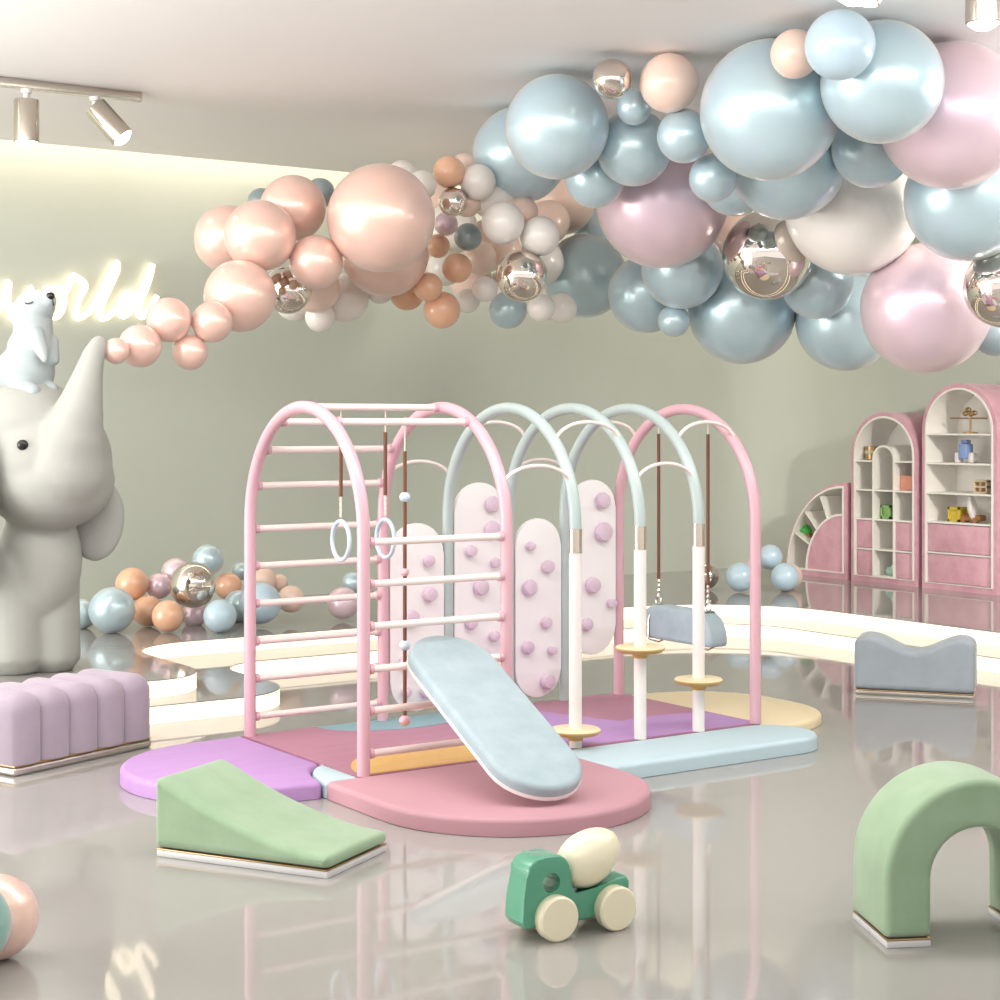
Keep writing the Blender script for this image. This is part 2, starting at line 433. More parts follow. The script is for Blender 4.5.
# ------------------------------------------------------------------ foam mats
def bodymat(outline, h):
    b = pillow(outline, h-.002, .022, both=False, step=.012, it=5); b.transform(Matrix.Translation((0, 0, .002))); return b
def foam(name, label, outline, m, h=ZM):
    c = (sum(p[0] for p in outline)/len(outline), sum(p[1] for p in outline)/len(outline), 0)
    return tag(obj(name, bodymat(outline, h), M[m], origin=c), label, 'mat')
def outl(*parts):
    o = []
    for p in parts: o += p if isinstance(p, list) else [p]
    return o
base = thing('play_mat', 'rectangular plum foam mat with coloured inlays under the climbing gym', 'mat', (4.43, VC, 0))
obj('foam', prism([(3.345,5.965),(5.525,5.965),(5.525,7.05),(3.345,7.05)], .002, ZM), M['matplum'], base, world=True)
def inlay(name, outline, m, label, z=ZM+.0025):
    o = obj(name, prism(outline, ZM-.004, z), M[m], base, world=True); o['label'] = label
inlay('inlay', outl(arc(3.87, 5.975, .50, 180, 0, 30, .44)), 'matgold', 'mustard yellow half round inlay')
inlay('inlay', outl(arc(4.12, 7.04, .40, 180, 360, 30, .27)), 'matteal', 'teal half round inlay')
inlay('inlay', outl((4.42,5.975), (5.51,5.975), (5.51,6.30), arc(5.2, 6.12, .42, 45, 118, 14, .27), (4.96,6.45), (4.86,6.75), (4.74,7.03), (4.42,7.03)), 'matpurple', 'purple inlay under the poles and swing', ZM+.002)
foam('play_mat', 'purple rounded foam mat at the ladder end beside the green ramp',
     outl((3.338,7.05), arc(3.12, 6.505, .535, 90, 270, 28, .53), (3.182,5.965), (3.197,6.06), (3.228,6.16), (3.272,6.235), (3.342,6.295)), 'matpurple')
foam('play_mat', 'small pale blue foam wedge between purple, mustard and rose mats',
     outl((3.186,5.955), (3.202,6.055), (3.234,6.155), (3.278,6.232), (3.348,6.29), (3.348,5.955)), 'matblue')
foam('play_mat', 'rose pink half round foam mat under the foot of the blue board', outl((3.19,5.965), (3.19,5.51), arc(3.755, 5.505, .565, 180, 360, 36)[1:], (4.322,5.965)), 'matpink')
foam('play_mat', 'long pale blue foam mat along the front of the white poles', outl((4.315,5.56), arc(5.42, 5.758, .198, -90, 90, 18), (4.315,5.955)), 'matblue')
foam('play_mat', 'straw coloured half round foam mat behind the rear pink arch', outl((5.532,5.99), [(5.532+.66*math.copysign(abs(math.cos(a))**.8, math.cos(a)), 6.5+.57*math.copysign(abs(math.sin(a))**.8, math.sin(a))) for a in [-PI/2*.96+PI*.98*i/30 for i in range(31)]], (5.532,7.05)), 'matcream', .05)

# ------------------------------------------------------------------ soft seats
def cushion(poly, depth, mx, bev=.03, seg=5):    # side profile poly (x, z) extruded along y
    b = prism(poly, 0, depth, bev=bev, seg=seg, bevbot=bev)
    return b
# green ramp
p0, p1, p2 = on(157, 857, 0), on(328, 880, 0), on(384, 848, 0)
d1 = (p1-p0).normalized(); rz = math.atan2(d1.y, d1.x)
ln = (p1-p0).length; wd = .412
ra = thing('soft_ramp', 'green soft play ramp on the floor beside the purple mat', 'ramp', p0, rz)
pr = [(-.016,.03),(ln,.03)] + [(ln*(1-t), .03+.045+.198*(max(0, t-.02)**1.65)/(.98**1.65)) for t in [i/20 for i in range(20)]] + [(-.016,.274)]
b = pillow(pr, wd, .028, step=.008, it=8); b.transform(RX90); b.transform(Matrix.Translation((0, wd, 0)))
obj('cushion', b, M['greenv'], ra)
obj('piping', B(-.006, ln-.006, .005, wd-.005, .024, .029, bev=.002), M['brass'], ra)
obj('base', B(-.006, ln-.006, .005, wd-.005, 0, .024, bev=.004), M['plinth'], ra)
# lilac channel bench
q0, q1 = on(16, 778, 0), on(155, 747, 0)
d = (q1-q0); rz = math.atan2(d.y, d.x); ln = d.length; dp = .42
be = thing('channel_bench', 'lilac channel tufted bench on the floor below the elephant', 'bench', q0, rz)
n = 5; cw = ln/n
for i in range(n):
    pts = []
    x0, x1 = i*cw, (i+1)*cw
    bb = bmesh.new()
    # a padded channel: front face, over the top, down the back, bulging across its width
    secs = []
    N = 12
    for j in range(N+1):
        s = j/N
        bul = .030*(1-abs(2*s-1)**2.4)
        o_ = .034-bul
        path = [(o_, .045), (o_, .262)] + [(o_+.07-.07*math.cos(a), .262+(.085-o_*.9)*math.sin(a)) for a in [PI/2*k/6 for k in range(1, 7)]]
        path += [(dp-o_-.07+.07*math.sin(a), .262+(.085-o_*.9)*math.cos(a)) for a in [PI/2*k/6 for k in range(7)]] + [(dp-o_, .045)]
        secs.append([bb.verts.new((x0+(x1-x0)*s, y, z)) for y, z in path])
    for A, C in zip(secs, secs[1:]):
        for k in range(len(A)-1): bb.faces.new([A[k], C[k], C[k+1], A[k+1]])
        bb.faces.new([A[-1], C[-1], C[0], A[0]])
    bb.faces.new(secs[0][::-1]); bb.faces.new(secs[-1])
    obj('channel', bb, M['lilacv'], be, ang=60)
obj('piping', B(.008, ln-.008, .018, dp-.018, .036, .045, bev=.003), M['brass'], be)
obj('base', B(.004, ln-.004, .014, dp-.014, 0, .036, bev=.012, seg=3), M['steel'], be)
# grey saddle seat
q0, q1 = on(854, 694, 0), on(975, 700, 0)
d = q1-q0; rz = math.atan2(d.y, d.x); ln = d.length; dp = .26
sd = thing('saddle_seat', 'blue grey wavy topped seat standing in front of the lit steps', 'seat', q0, rz)
pr = [(0,.028),(ln,.028),(ln,.30)]
for i in range(1, 32):
    t = 1-i/32
    e = abs(2*t-1)
    pr.append((t*ln, .242+.082*(.5-.5*math.cos(PI*min(1, e/.78)))-.03*max(0, (e-.82)/.18)**2))
pr.append((0,.30))
b = pillow(pr, dp, .03, step=.008, it=14); b.transform(RX90); b.transform(Matrix.Translation((0, dp, 0)))
obj('cushion', b, M['greyv'], sd, ang=60)
obj('piping', B(.006, ln-.006, .006, dp-.006, .021, .028, bev=.003), M['brass'], sd)
obj('base', B(.01, ln-.01, .01, dp-.01, 0, .021, bev=.004), M['steel'], sd)
# green arch
q0 = on(886, 949, 0); a_cam = math.radians(7)
rz = a_cam-TH
ga = thing('soft_arch', 'green padded arch standing at the right edge of the floor', 'arch', q0, rz)
ri, th, hs, dp = .145, .138, .19, .30
ro = ri+th; cx = ro
outer = [(0,.026)]+arc(cx, hs, ro, 180, 0, 40)+[(2*ro,.026)]
inner = [(2*ro-th,.026)]+arc(cx, hs, ri, 0, 180, 32)+[(th,.026)]
b = pillow(outer+inner, dp, .022, step=.007, it=6); b.transform(RX90); b.transform(Matrix.Translation((0, dp, 0)))
obj('cushion', b, M['greenv'], ga, ang=50)
for x in (0, 2*ro-th):
    obj('piping', B(x+.003, x+th-.003, .003, dp-.003, .020, .026, bev=.002), M['brass'], ga)
    obj('foot', B(x+.003, x+th-.003, .003, dp-.003, 0, .020, bev=.003), M['plinth'], ga)

# ------------------------------------------------------------------ toy truck
w1 = on(559, 942, 0); w2 = on(618, 931, 0)
tr = thing('toy_truck', 'green wooden toy mixer truck with cream wheels on the floor', 'toy truck', (w1.x, w1.y, 0), math.atan2((w2-w1).y, (w2-w1).x))
wb = (w2-w1).length; wr = .0655; zb = .040
bt = .105
side = [(-.09,zb+.0),(-.104,zb+.02),(-.098,zb+.09),(-.084,zb+.145)]+arc(-.036, zb+.150, .05, 165, 80, 8)+arc(.008, zb+.150, .052, 82, 0, 8)+[(.063,zb+.11),(.066,zb+.082),(.078,zb+.076),(.15,zb+.082),(.225,zb+.106),(.258,zb+.108),(.27,zb+.092),(.265,zb+.0)]
b = prism(side, 0, bt, bev=.007, seg=3, bevbot=.007); b.transform(RX90); b.transform(Matrix.Translation((0, bt+.03, 0)))
body = obj('body', b, M['cargreen'], tr, ang=35)
body['label'] = 'green cab and flat bed'
bo = body.modifiers.new('window', 'BOOLEAN')
cut = bmesh.new(); lathe(cut, [(0,-.3),(.029,-.3),(.029,.3),(0,.3)], mx=Matrix.Translation((-.006, .08, zb+.124)) @ RX90, seg=32)
me = bpy.data.meshes.new('c'); cut.to_mesh(me); cut.free()
me.materials.append(M['cargreen']); co = bpy.data.objects.new('c', me); COL.objects.link(co); co.parent = tr; bo.object = co; bo.solver = 'EXACT'
dg = bpy.context.evaluated_depsgraph_get(); dg.update()
nm = bpy.data.meshes.new_from_object(body.evaluated_get(dg)); body.modifiers.clear(); body.data = nm
bpy.data.objects.remove(co)
nm.set_sharp_from_angle(angle=math.radians(35))
for x, sy in ((0, 0), (wb, 0), (0, 1), (wb, 1)):
    y = .0 if sy == 0 else bt+.032
    obj('wheel', L([(0,-.028),(wr-.012,-.028),(wr-.003,-.025),(wr,-.018),(wr,.012),(wr-.006,.018),(0,.018)], seg=40, mx=Matrix.Translation((x, y+.01, wr)) @ RX90), M['carcream'], tr)
dm = Matrix.Translation((.150, .083, zb+.163)) @ Matrix.Rotation(math.radians(-28), 4, 'Y') @ Matrix.Scale(1.08, 4)
prof = [(0,-.092)]+[(.072*math.sin(a)*(1+.10*math.cos(a)), .008-.10*math.cos(a)) for a in [PI*i/22 for i in range(1, 22)]]+[(0,.108)]
obj('drum', L(prof, seg=36, mx=dm @ Matrix.Rotation(PI/2, 4, 'Y')), M['carcream'], tr)

# ------------------------------------------------------------------ elephant and bear
EY = 8.95; ES = EY/FPX
def ep(px, py, dy=0.0):
    Y = EY+dy
    return Vector(((px-500)/FPX*Y-(40-500)*ES, dy, 1.5-(py-HY)/FPX*Y-PLAT))
er = -TH
el = thing('elephant_figure', 'large grey elephant figure with raised trunk standing on the platform', 'elephant', W((40-500)*ES, EY, PLAT), er)
b = bmesh.new()
ellip(b, ep(40, 560), (.22, .20, .34))
capsule(b, [ep(14, 570, -.05), ep(14, 650, -.05)], [.155, .165])
capsule(b, [ep(54, 540, .04), ep(54, 600, .04), ep(54, 650, .04)], [.135, .135, .140])
ellip(b, ep(44, 462, -.04), (.355, .35, .36))
ellip(b, ep(52, 480, -.10), (.325, .30, .265))
ellip(b, ep(30, 425, -.04), (.30, .30, .24))
capsule(b, [ep(66, 470, -.20), ep(72, 440, -.25), ep(78, 415, -.28), ep(84, 392, -.29), ep(89, 372, -.29), ep(94, 354, -.27), ep(99, 345, -.24)], [.22, .17, .13, .098, .074, .058, .050])
bmesh.ops.bisect_plane(b, geom=b.verts[:]+b.edges[:]+b.faces[:], plane_co=(0,0,0), plane_no=(0,0,-1), clear_outer=True)
bmesh.ops.holes_fill(b, edges=b.edges[:])
ellip(b, ep(54, 655, .04), (.142, .142, .09)); ellip(b, ep(14, 655, -.05), (.167, .167, .09))
eb = fuse(b, .014, 10)
low = min(v.co.z for v in eb.verts)
for v in eb.verts:
    if v.co.z < .012: v.co.z = .001
def face_depth(px, py):
    best = 0
    for v in eb.verts:
        Y = EY+v.co.y
        if abs((v.co.x+(40-500)*ES)/Y*FPX+500-px) < 3 and abs(HY-(v.co.z+PLAT-1.5)/Y*FPX-py) < 3: best = min(best, v.co.y)
    return best
ed = face_depth(22.5, 445)
obj('body', eb, M['eleph'], el, ang=80)
b = bmesh.new(); ellip(b, ep(97, 520, .10), (.150, .05, .225), Matrix.Rotation(math.radians(6), 4, 'Y')); ellip(b, ep(85, 480, .08), (.15, .05, .2))
obj('ear', fuse(b, .012, 8), M['eleph'], el, ang=80)
b = bmesh.new(); ellip(b, ep(-28, 525, -.33), (.205, .05, .345), Matrix.Rotation(math.radians(-35), 4, 'Z')); ellip(b, ep(-25, 470, -.30), (.18, .05, .22), Matrix.Rotation(math.radians(-35), 4, 'Z'))
obj('ear', fuse(b, .012, 8), M['eleph'], el, ang=80)
obj('eye', ellip(bmesh.new(), ep(22.5, 445, ed), (.029, .016, .027)), M['black'], el)

bp = ep(24, 396, -.05)
br = thing('bear_figure', 'white bear figure sitting on the head of the grey elephant', 'bear', MX[el.name] @ bp, er)
def bq(px, py, dy=0.0):
    return ep(px, py, dy-.05)-bp
b = bmesh.new()
ellip(b, bq(25, 372), (.155, .14, .145))
ellip(b, bq(31, 350), (.125, .115, .13))
capsule(b, [bq(33, 340), bq(33, 318)], [.105, .10])
ellip(b, bq(33, 312), (.105, .10, .115))
capsule(b, [bq(39, 306, -.02), bq(48, 301, -.05)], [.085, .045])
ellip(b, bq(14, 310, .0), (.035, .02, .035))
capsule(b, [bq(36, 335, -.09), bq(42, 352, -.13), bq(45, 360, -.15)], [.045, .034, .018])
capsule(b, [bq(50, 342, .03), bq(54, 360, -.02)], [.045, .03])
capsule(b, [bq(20, 388, -.1), bq(33, 391, -.16)], [.065, .040])
capsule(b, [bq(40, 388, .05), bq(52, 390, -.06)], [.06, .038])
obj('body', fuse(b, .0085, 5), M['bear'], br, ang=80)
obj('nose', ellip(bmesh.new(), bq(50.5, 296, -.075), (.022, .020, .022)), M['black'], br)
obj('eye', T([bq(25, 303, -.102), bq(28, 303.6, -.108), bq(31, 302.8, -.110), bq(33, 301.5, -.110)], .0035, seg=8), M['line'], br)
obj('mouth', T([bq(52.5, 299, -.092), bq(53, 303, -.082), bq(54, 306, -.07)], .003, seg=8), M['line'], br)

# ------------------------------------------------------------------ neon word on the wall
def wallpt(px, py, off=.035):
    v = V1-off; k = (px-500)/FPX
    u = v*(ST+k*CT)/(CT-k*ST)
    Y = ST*u+CT*v
    return Vector((u, v, 1.5-(py-HY)*Y/FPX))
def smooth(pts, n=8):
    P = [Vector(p) for p in pts]; P = [P[0]*2-P[1]]+P+[P[-1]*2-P[-2]]
    o = []
    for i in range(1, len(P)-2):
        for k in range(n):
            t = k/n; a, b_, c, d_ = P[i-1], P[i], P[i+1], P[i+2]
            o.append(.5*((2*b_)+(c-a)*t+(2*a-5*b_+4*c-d_)*t*t+(3*b_-a-3*c+d_)*t**3))
    return o+[P[-2]]
so = wallpt(75, 300, 0)
sg = thing('neon_sign', 'glowing white neon script word on the wall behind the bear', 'sign', so)
strokes = {
 'letter': [
  [(-30,330),(-8,318),(4,300),(9,282),(8,298),(11,316),(18,320),(26,306),(31,288),(31,306),(36,319),(43,312),(47,294),(46,286)],
  [(60,288),(52,290),(48,302),(51,315),(58,316),(64,304),(62,291),(57,287)],
  [(60,300),(68,288),(72,277),(76,277),(84,283),(85,288),(80,297),(76,310),(77,318),(84,316)],
  [(84,316),(93,307),(105,285),(114,268),(117,263),(117,271),(109,289),(100,310),(101,318),(108,317)],
  [(108,317),(120,306),(131,299),(134,296),(127,293),(120,302),(119,312),(124,316),(132,309),(143,288),(152,265),(149,280),(140,304),(139,315),(144,316),(151,307),(157,296)],
 ]}
for pts in strokes['letter']:
    obj('letter', T(smooth([wallpt(x, y) for x, y in pts]), .022, seg=10), M['neon'], sg, world=True)

# ------------------------------------------------------------------ track lights
def spot(pos, tilt_dir, tilt, label):
    g = thing('spotlight', label, 'spotlight', pos)
    ax = Vector((0,0,-1)); 
    if tilt: ax = (Vector(tilt_dir).normalized()*math.sin(tilt)+Vector((0,0,-1))*math.cos(tilt))
    q = Vector((0,0,-1)).rotation_difference(ax).to_matrix().to_4x4()
    pv = Matrix.Translation((0,0,-.055)) @ q
    obj('stem', L([(.03,0),(.03,-.022),(.016,-.026),(.016,-.075)], seg=20), M['white'], g)
    obj('barrel', L([(.045,.0),(.066,-.003),(.068,-.008),(.068,-.232),(.064,-.236),(.06,-.22),(0,-.218)], seg=36, mx=pv), M['chromelight'], g)
    obj('lens', L([(.058,-.224),(.05,-.244),(.03,-.258),(0,-.263)], seg=28, mx=pv), M['lamp'], g)
def rail(u0, u1, v, label):
    g = thing('track_rail', label, 'light track', ((u0+u1)/2, v, CEIL), group=None)
    obj('channel', B(u0, u1, v-.022, v+.022, CEIL-.052, CEIL-.001, bev=.003), M['chromelight'], g, world=True)
    obj('end_cap', B(u1, u1+.008, v-.022, v+.022, CEIL-.052, CEIL-.001), M['chromelight'], g, world=True)
rail(1.2, 3.70, 9.15, 'metal lighting track on the ceiling above the neon word')
spot((3.045, 9.15, CEIL-.052), (1,0,0), 0, 'upright metal spotlight at the left end of the visible track')
spot((3.435, 9.15, CEIL-.052), (CT, -ST, 0), math.radians(42), 'tilted metal spotlight near the end of the left track')
rail(3.6, 6.2, 4.36, 'metal lighting track at the top of the picture above the blue balloons')
spot((5.20, 4.36, CEIL-.052), (1,0,0), 0, 'upright metal spotlight in the top right corner')
spot((4.72, 4.36, CEIL-.052), (-CT, ST, 0), math.radians(32), 'tilted metal spotlight left of the top right corner one')
spot((4.50, 4.36, CEIL-.052), (1,0,0), 0, 'spotlight just above the pale blue balloon at the top')

# ------------------------------------------------------------------ arched cabinets
CF, CB = 10.33, 10.72
def vz(outline, u0, u1):          # outline in (v, z) between two u values
    b = prism(outline, 0, u1-u0)
    b.transform(Matrix(((0,0,1,u0),(1,0,0,0),(0,1,0,0),(0,0,0,1))))
    return b
def ring_vz(outer, inner, u0, u1):
    b = bmesh.new(); n = len(outer)
    L_ = [[b.verts.new((u, p[0], p[1])) for p in loop] for u in (u0, u1) for loop in (outer, inner)]
    fo, fi, bo_, bi = L_
    for k in range(n):
        j = (k+1) % n
        b.faces.new([fo[k], fo[j], fi[j], fi[k]]); b.faces.new([bo_[k], bi[k], bi[j], bo_[j]])
        b.faces.new([fo[k], bo_[k], bo_[j], fo[j]]); b.faces.new([fi[k], fi[j], bi[j], bi[k]])
    return b
def arch_out(v0, v1, z0, z1, ins=0, n=28, zb=None):
    v0, v1 = v0+ins, v1-ins; r = (v1-v0)/2; z1 = z1-ins; z0 = z0+ins if zb is None else zb
    return [(v0, z0), (v1, z0)]+arc((v0+v1)/2, z1-r, r, 0, 180, n)
def cab_shell(name, label, v0, v1, z1):
    g = thing(name, label, 'cabinet', ((CF+CB)/2, (v0+v1)/2, PLAT))
    obj('body', ring_vz(arch_out(v0, v1, PLAT, z1), arch_out(v0, v1, PLAT, z1, .031, zb=PLAT+.045), CF, CB), M['pinkv'], g, world=True)
    t = obj('trim', ring_vz(arch_out(v0, v1, PLAT, z1, .032, zb=PLAT+.046), arch_out(v0, v1, PLAT, z1, .048, zb=PLAT+.052), CF-.006, CB-.02), M['cabin'], g, world=True)
    t['label'] = 'cream edging'
    obj('back', vz(arch_out(v0, v1, PLAT, z1, .032, zb=PLAT+.046), CB-.03, CB-.012), M['cabin'], g, world=True)
    return g
def shelf(g, v0, v1, z, t=.014, u0=CF+.004):
    obj('shelf', B(u0, CB-.03, v0, v1, z-t, z), M['cabin'], g, world=True)
def front(g, name, v0, v1, z0, z1):
    obj(name, B(CF+.012, CF+.035, v0+.004, v1-.004, z0+.004, z1-.004, bev=.006), M['pinkv'], g, world=True)
# tall cabinet
tv0, tv1, tz = 8.535, 9.275, 1.80
g = cab_shell('display_cabinet', 'tallest pink velvet arched cabinet at the right edge', tv0, tv1, tz)
a, c = tv0+.05, tv1-.05
for z in (1.41, 1.18, .945, .715): shelf(g, a, c, z)
obj('rail', B(CF+.004, CF+.03, a, c, .462, .474), M['cabin'], g, world=True)
front(g, 'drawer', a, c, .474, .70); front(g, 'drawer', a, c, .232, .462)
# middle cabinet
mv0, mv1, mz = 9.325, 10.045, 1.58
g = cab_shell('display_cabinet', 'middle height pink velvet cabinet with a small inner arch', mv0, mv1, mz)
a, c = mv0+.05, mv1-.05; k0, k1 = 9.575, 9.80
shelf(g, a, k0-.008, 1.185); shelf(g, k1+.008, c, 1.185)
shelf(g, a, c, .945); shelf(g, a, c, .705)
obj('rail', B(CF+.004, CB-.03, a, c, .445, .458), M['cabin'], g, world=True)
obj('inner_arch', ring_vz(arch_out(k0-.008, k1+.008, .232, 1.31, zb=.232), arch_out(k0-.008, k1+.008, .232, 1.31, .016, zb=.24), CF-.002, CB-.03), M['cabin'], g, world=True)
for (x0, x1) in ((a, k0-.008), (k1+.008, c)):
    front(g, 'drawer', x0, x1, .458, .692); front(g, 'drawer', x0, x1, .232, .445)
# quarter round cabinet
qv, qr, qz = 10.095, .735, .81
g = thing('display_cabinet', 'low quarter round pink velvet cabinet with fan shelves', 'cabinet', ((CF+CB)/2, qv+qr/2, PLAT))
def quarter(f, ins=0):
    return [(qv+ins, PLAT+ins)]+arc(qv+ins, PLAT+ins, qr*f, 0, 90, 30, qz*f)
def quarter2(rv, rz, z0, v0): return [(v0, z0)]+arc(v0, z0, rv, 0, 90, 30, rz)
obj('body', ring_vz(quarter2(qr, qz, PLAT, qv), quarter2(qr-.062, qz-.075, PLAT+.045, qv+.035), CF, CB), M['pinkv'], g, world=True)
t = obj('trim', ring_vz(quarter2(qr-.061, qz-.074, PLAT+.046, qv+.036), quarter2(qr-.092, qz-.105, PLAT+.058, qv+.05), CF-.006, CB-.02), M['cabin'], g, world=True); t['label'] = 'cream edging'
obj('back', vz(quarter2(qr-.061, qz-.074, PLAT+.046, qv+.036), CB-.03, CB-.012), M['cabin'], g, world=True)
fv, fz = .475, .53
obj('door', vz(quarter2(fv-.05, fz-.05, PLAT+.052, qv+.045), CF+.005, CF+.03), M['pinkv'], g, world=True)
obj('inner_rim', ring_vz(quarter2(fv-.03, fz-.03, PLAT+.05, qv+.043), quarter2(fv-.05, fz-.05, PLAT+.052, qv+.045), CF-.002, CB-.03), M['cabin'], g, world=True)
for d_ in (26, 45, 65):
    a_ = math.radians(d_); c0, s0 = math.cos(a_), math.sin(a_)
    p, q = (qv+.043+(fv-.035)*c0, PLAT+.05+(fz-.035)*s0), (qv+.043+(qr-.10)*c0, PLAT+.05+(qz-.11)*s0)
    dd = Vector((q[0]-p[0], q[1]-p[1])).normalized(); nn = Vector((-dd.y, dd.x))*.006
    obj('divider', vz([(p[0]-nn.x, p[1]-nn.y), (q[0]-nn.x, q[1]-nn.y), (q[0]+nn.x, q[1]+nn.y), (p[0]+nn.x, p[1]+nn.y)], CF, CB-.03), M['cabin'], g, world=True)
# things on the shelves
US = CF+.12
def cubeframe(name, label, u, v, z, s, m, cat='toy block'):
    t = thing(name, label, cat, (u, v, z))
    b = bmesh.new()
    k = s*.16
    for sx in (0, 1):
        for sy in (0, 1):
            x = -s/2+sx*(s-k); y = -s/2+sy*(s-k)
            box(b, x, x+k, y, y+k, 0, s)
            box(b, -s/2, s/2, y, y+k, sx*(s-k), sx*(s-k)+k); box(b, x, x+k, -s/2, s/2, sy*(s-k), sy*(s-k)+k)
    obj('frame', b, M[m], t, smooth=False)
    obj('core', B(-s*.38, s*.38, -s*.38, s*.38, s*.12, s*.88, bev=s*.03), M[m], t)
cubeframe('toy_block', 'green cube on the middle cabinet shelf below its inner arch', US, 9.725, .706, .11, 'greenitem')
t = tag(obj('toy_block', B(-.06, .06, -.062, .062, 0, .12, bev=.006), M['coral'], origin=(0,0,0)), 'coral block on the right shelf of the middle cabinet', 'toy block'); t.location = (US, 9.50, .946)
t = thing('cup', 'small gold cup on the upper left shelf of the middle cabinet', 'cup', (US, 9.93, 1.186))
obj('bowl', L([(.03,0),(.05,.004),(.055,.11),(.05,.112),(.045,.01),(0,.008)], seg=24), M['brass'], t)
obj('band', L([(.056,.05),(.058,.055),(.058,.07),(.056,.075)], seg=24), M['tan'], t)
t = thing('toy_animal', 'mint and white toy at the bottom of the middle cabinet', 'toy', (US, 9.71, .233))
obj('body', ellip(bmesh.new(), (0, 0, .04), (.035, .06, .04)), M['mint'], t); obj('head', ellip(bmesh.new(), (-.01, -.04, .075), (.026, .028, .026)), M['white'], t)
t = thing('toy_animal', 'bright green toy with brown base in the fan shelf cabinet', 'toy', (US, 10.71, .50))
obj('body', ellip(bmesh.new(), (0, 0, .06), (.05, .07, .05), Matrix.Rotation(.6, 4, 'X')), M['vivid'], t); obj('base', B(-.04, .04, -.09, -.02, -.02, .03, bev=.01), M['brownitem'], t)
t = thing('toy_balance', 'brass tree shaped figure on the top shelf of the tallest cabinet', 'figurine', (US, 8.89, 1.411))
obj('base', L([(.06,0),(.06,.008),(.01,.014),(0,.014)], seg=24), M['brass'], t)
obj('stem', T([(0,0,.01),(0,0,.14)], .008), M['brass'], t)
obj('beam', T([(0,-.16,.118),(0,.2,.118)], .006), M['brass'], t)
for y, z in ((-.04,.16), (.02,.185), (.05,.155), (-.01,.15)): obj('leaf', ellip(bmesh.new(), (0, y, z), (.012, .03, .02)), M['brass'], t)
t = thing('toy_robot', 'blue toy figure with white arms on the tallest cabinet second shelf', 'toy', (US, 8.935, 1.181))
obj('body', B(-.04, .04, -.045, .045, .03, .15, bev=.012), M['blueitem'], t)
obj('head', B(-.03, .03, -.03, .03, .15, .18, bev=.01), M['blueitem'], t)
for s in (-1, 1): obj('arm', B(-.03, .03, s*.068-.022, s*.068+.022, 0, .08, bev=.01), M['white'], t)
cubeframe('toy_block', 'yellow cube on the lowest open shelf of the tallest cabinet', US, 9.01, .716, .115, 'yellow')
t = thing('toy_truck', 'brown wooden toy with white disc beside the yellow cube', 'toy truck', (US, 8.865, .716))
obj('body', B(-.04, .04, -.10, .09, .012, .06, bev=.012), M['brownitem'], t)
obj('disc', L([(0,-.02),(.045,-.02),(.05,-.012),(.05,.012),(.045,.02),(0,.02)], seg=28, mx=Matrix.Translation((-.03,-.02,.115)) @ Matrix.Rotation(PI/2.3, 4, 'X') @ Matrix.Diagonal((.8,1.9,1,1))), M['white'], t)
for y in (-.06, .06): obj('wheel', L([(0,-.012),(.022,-.012),(.022,.012),(0,.012)], seg=20, mx=Matrix.Translation((-.04, y, .022)) @ Matrix.Rotation(PI/2, 4, 'Y')), M['brownitem'], t)
t = thing('toy_block', 'cream lattice box on the tallest cabinet third shelf', 'toy block', (US, 8.755, .946))
b = bmesh.new()
for z in (0, .045, .09): box(b, -.05, .05, -.065, .065, z, z+.014)
for y in (-.065, -.007, .051): box(b, -.045, .045, y, y+.014, .01, .1)
obj('frame', b, M['tan'], t, smooth=False); obj('core', B(-.03, .03, -.055, .055, .012, .092), M['brownitem'], t, smooth=False)

# ------------------------------------------------------------------ balloons
def balloon_mesh(m):
    b = bmesh.new()
    prof = [(0, 1.0)]+[(math.sin(a), math.cos(a)*(1 if a < PI/2 else 1)) for a in [PI*i/32 for i in range(1, 31)]]
    prof += [(.10, -1.005), (.045, -1.03), (.035, -1.06), (.075, -1.10), (.06, -1.115), (0, -1.09)]
    lathe(b, prof, seg=56)
    bmesh.ops.recalc_face_normals(b, faces=b.faces)
    me = bpy.data.meshes.new('balloon'); b.to_mesh(me); b.free(); me.materials.append(m)
    me.polygons.foreach_set('use_smooth', [True]*len(me.polygons))
    return me
BM = {k: balloon_mesh(m) for k, m in BAL.items()}
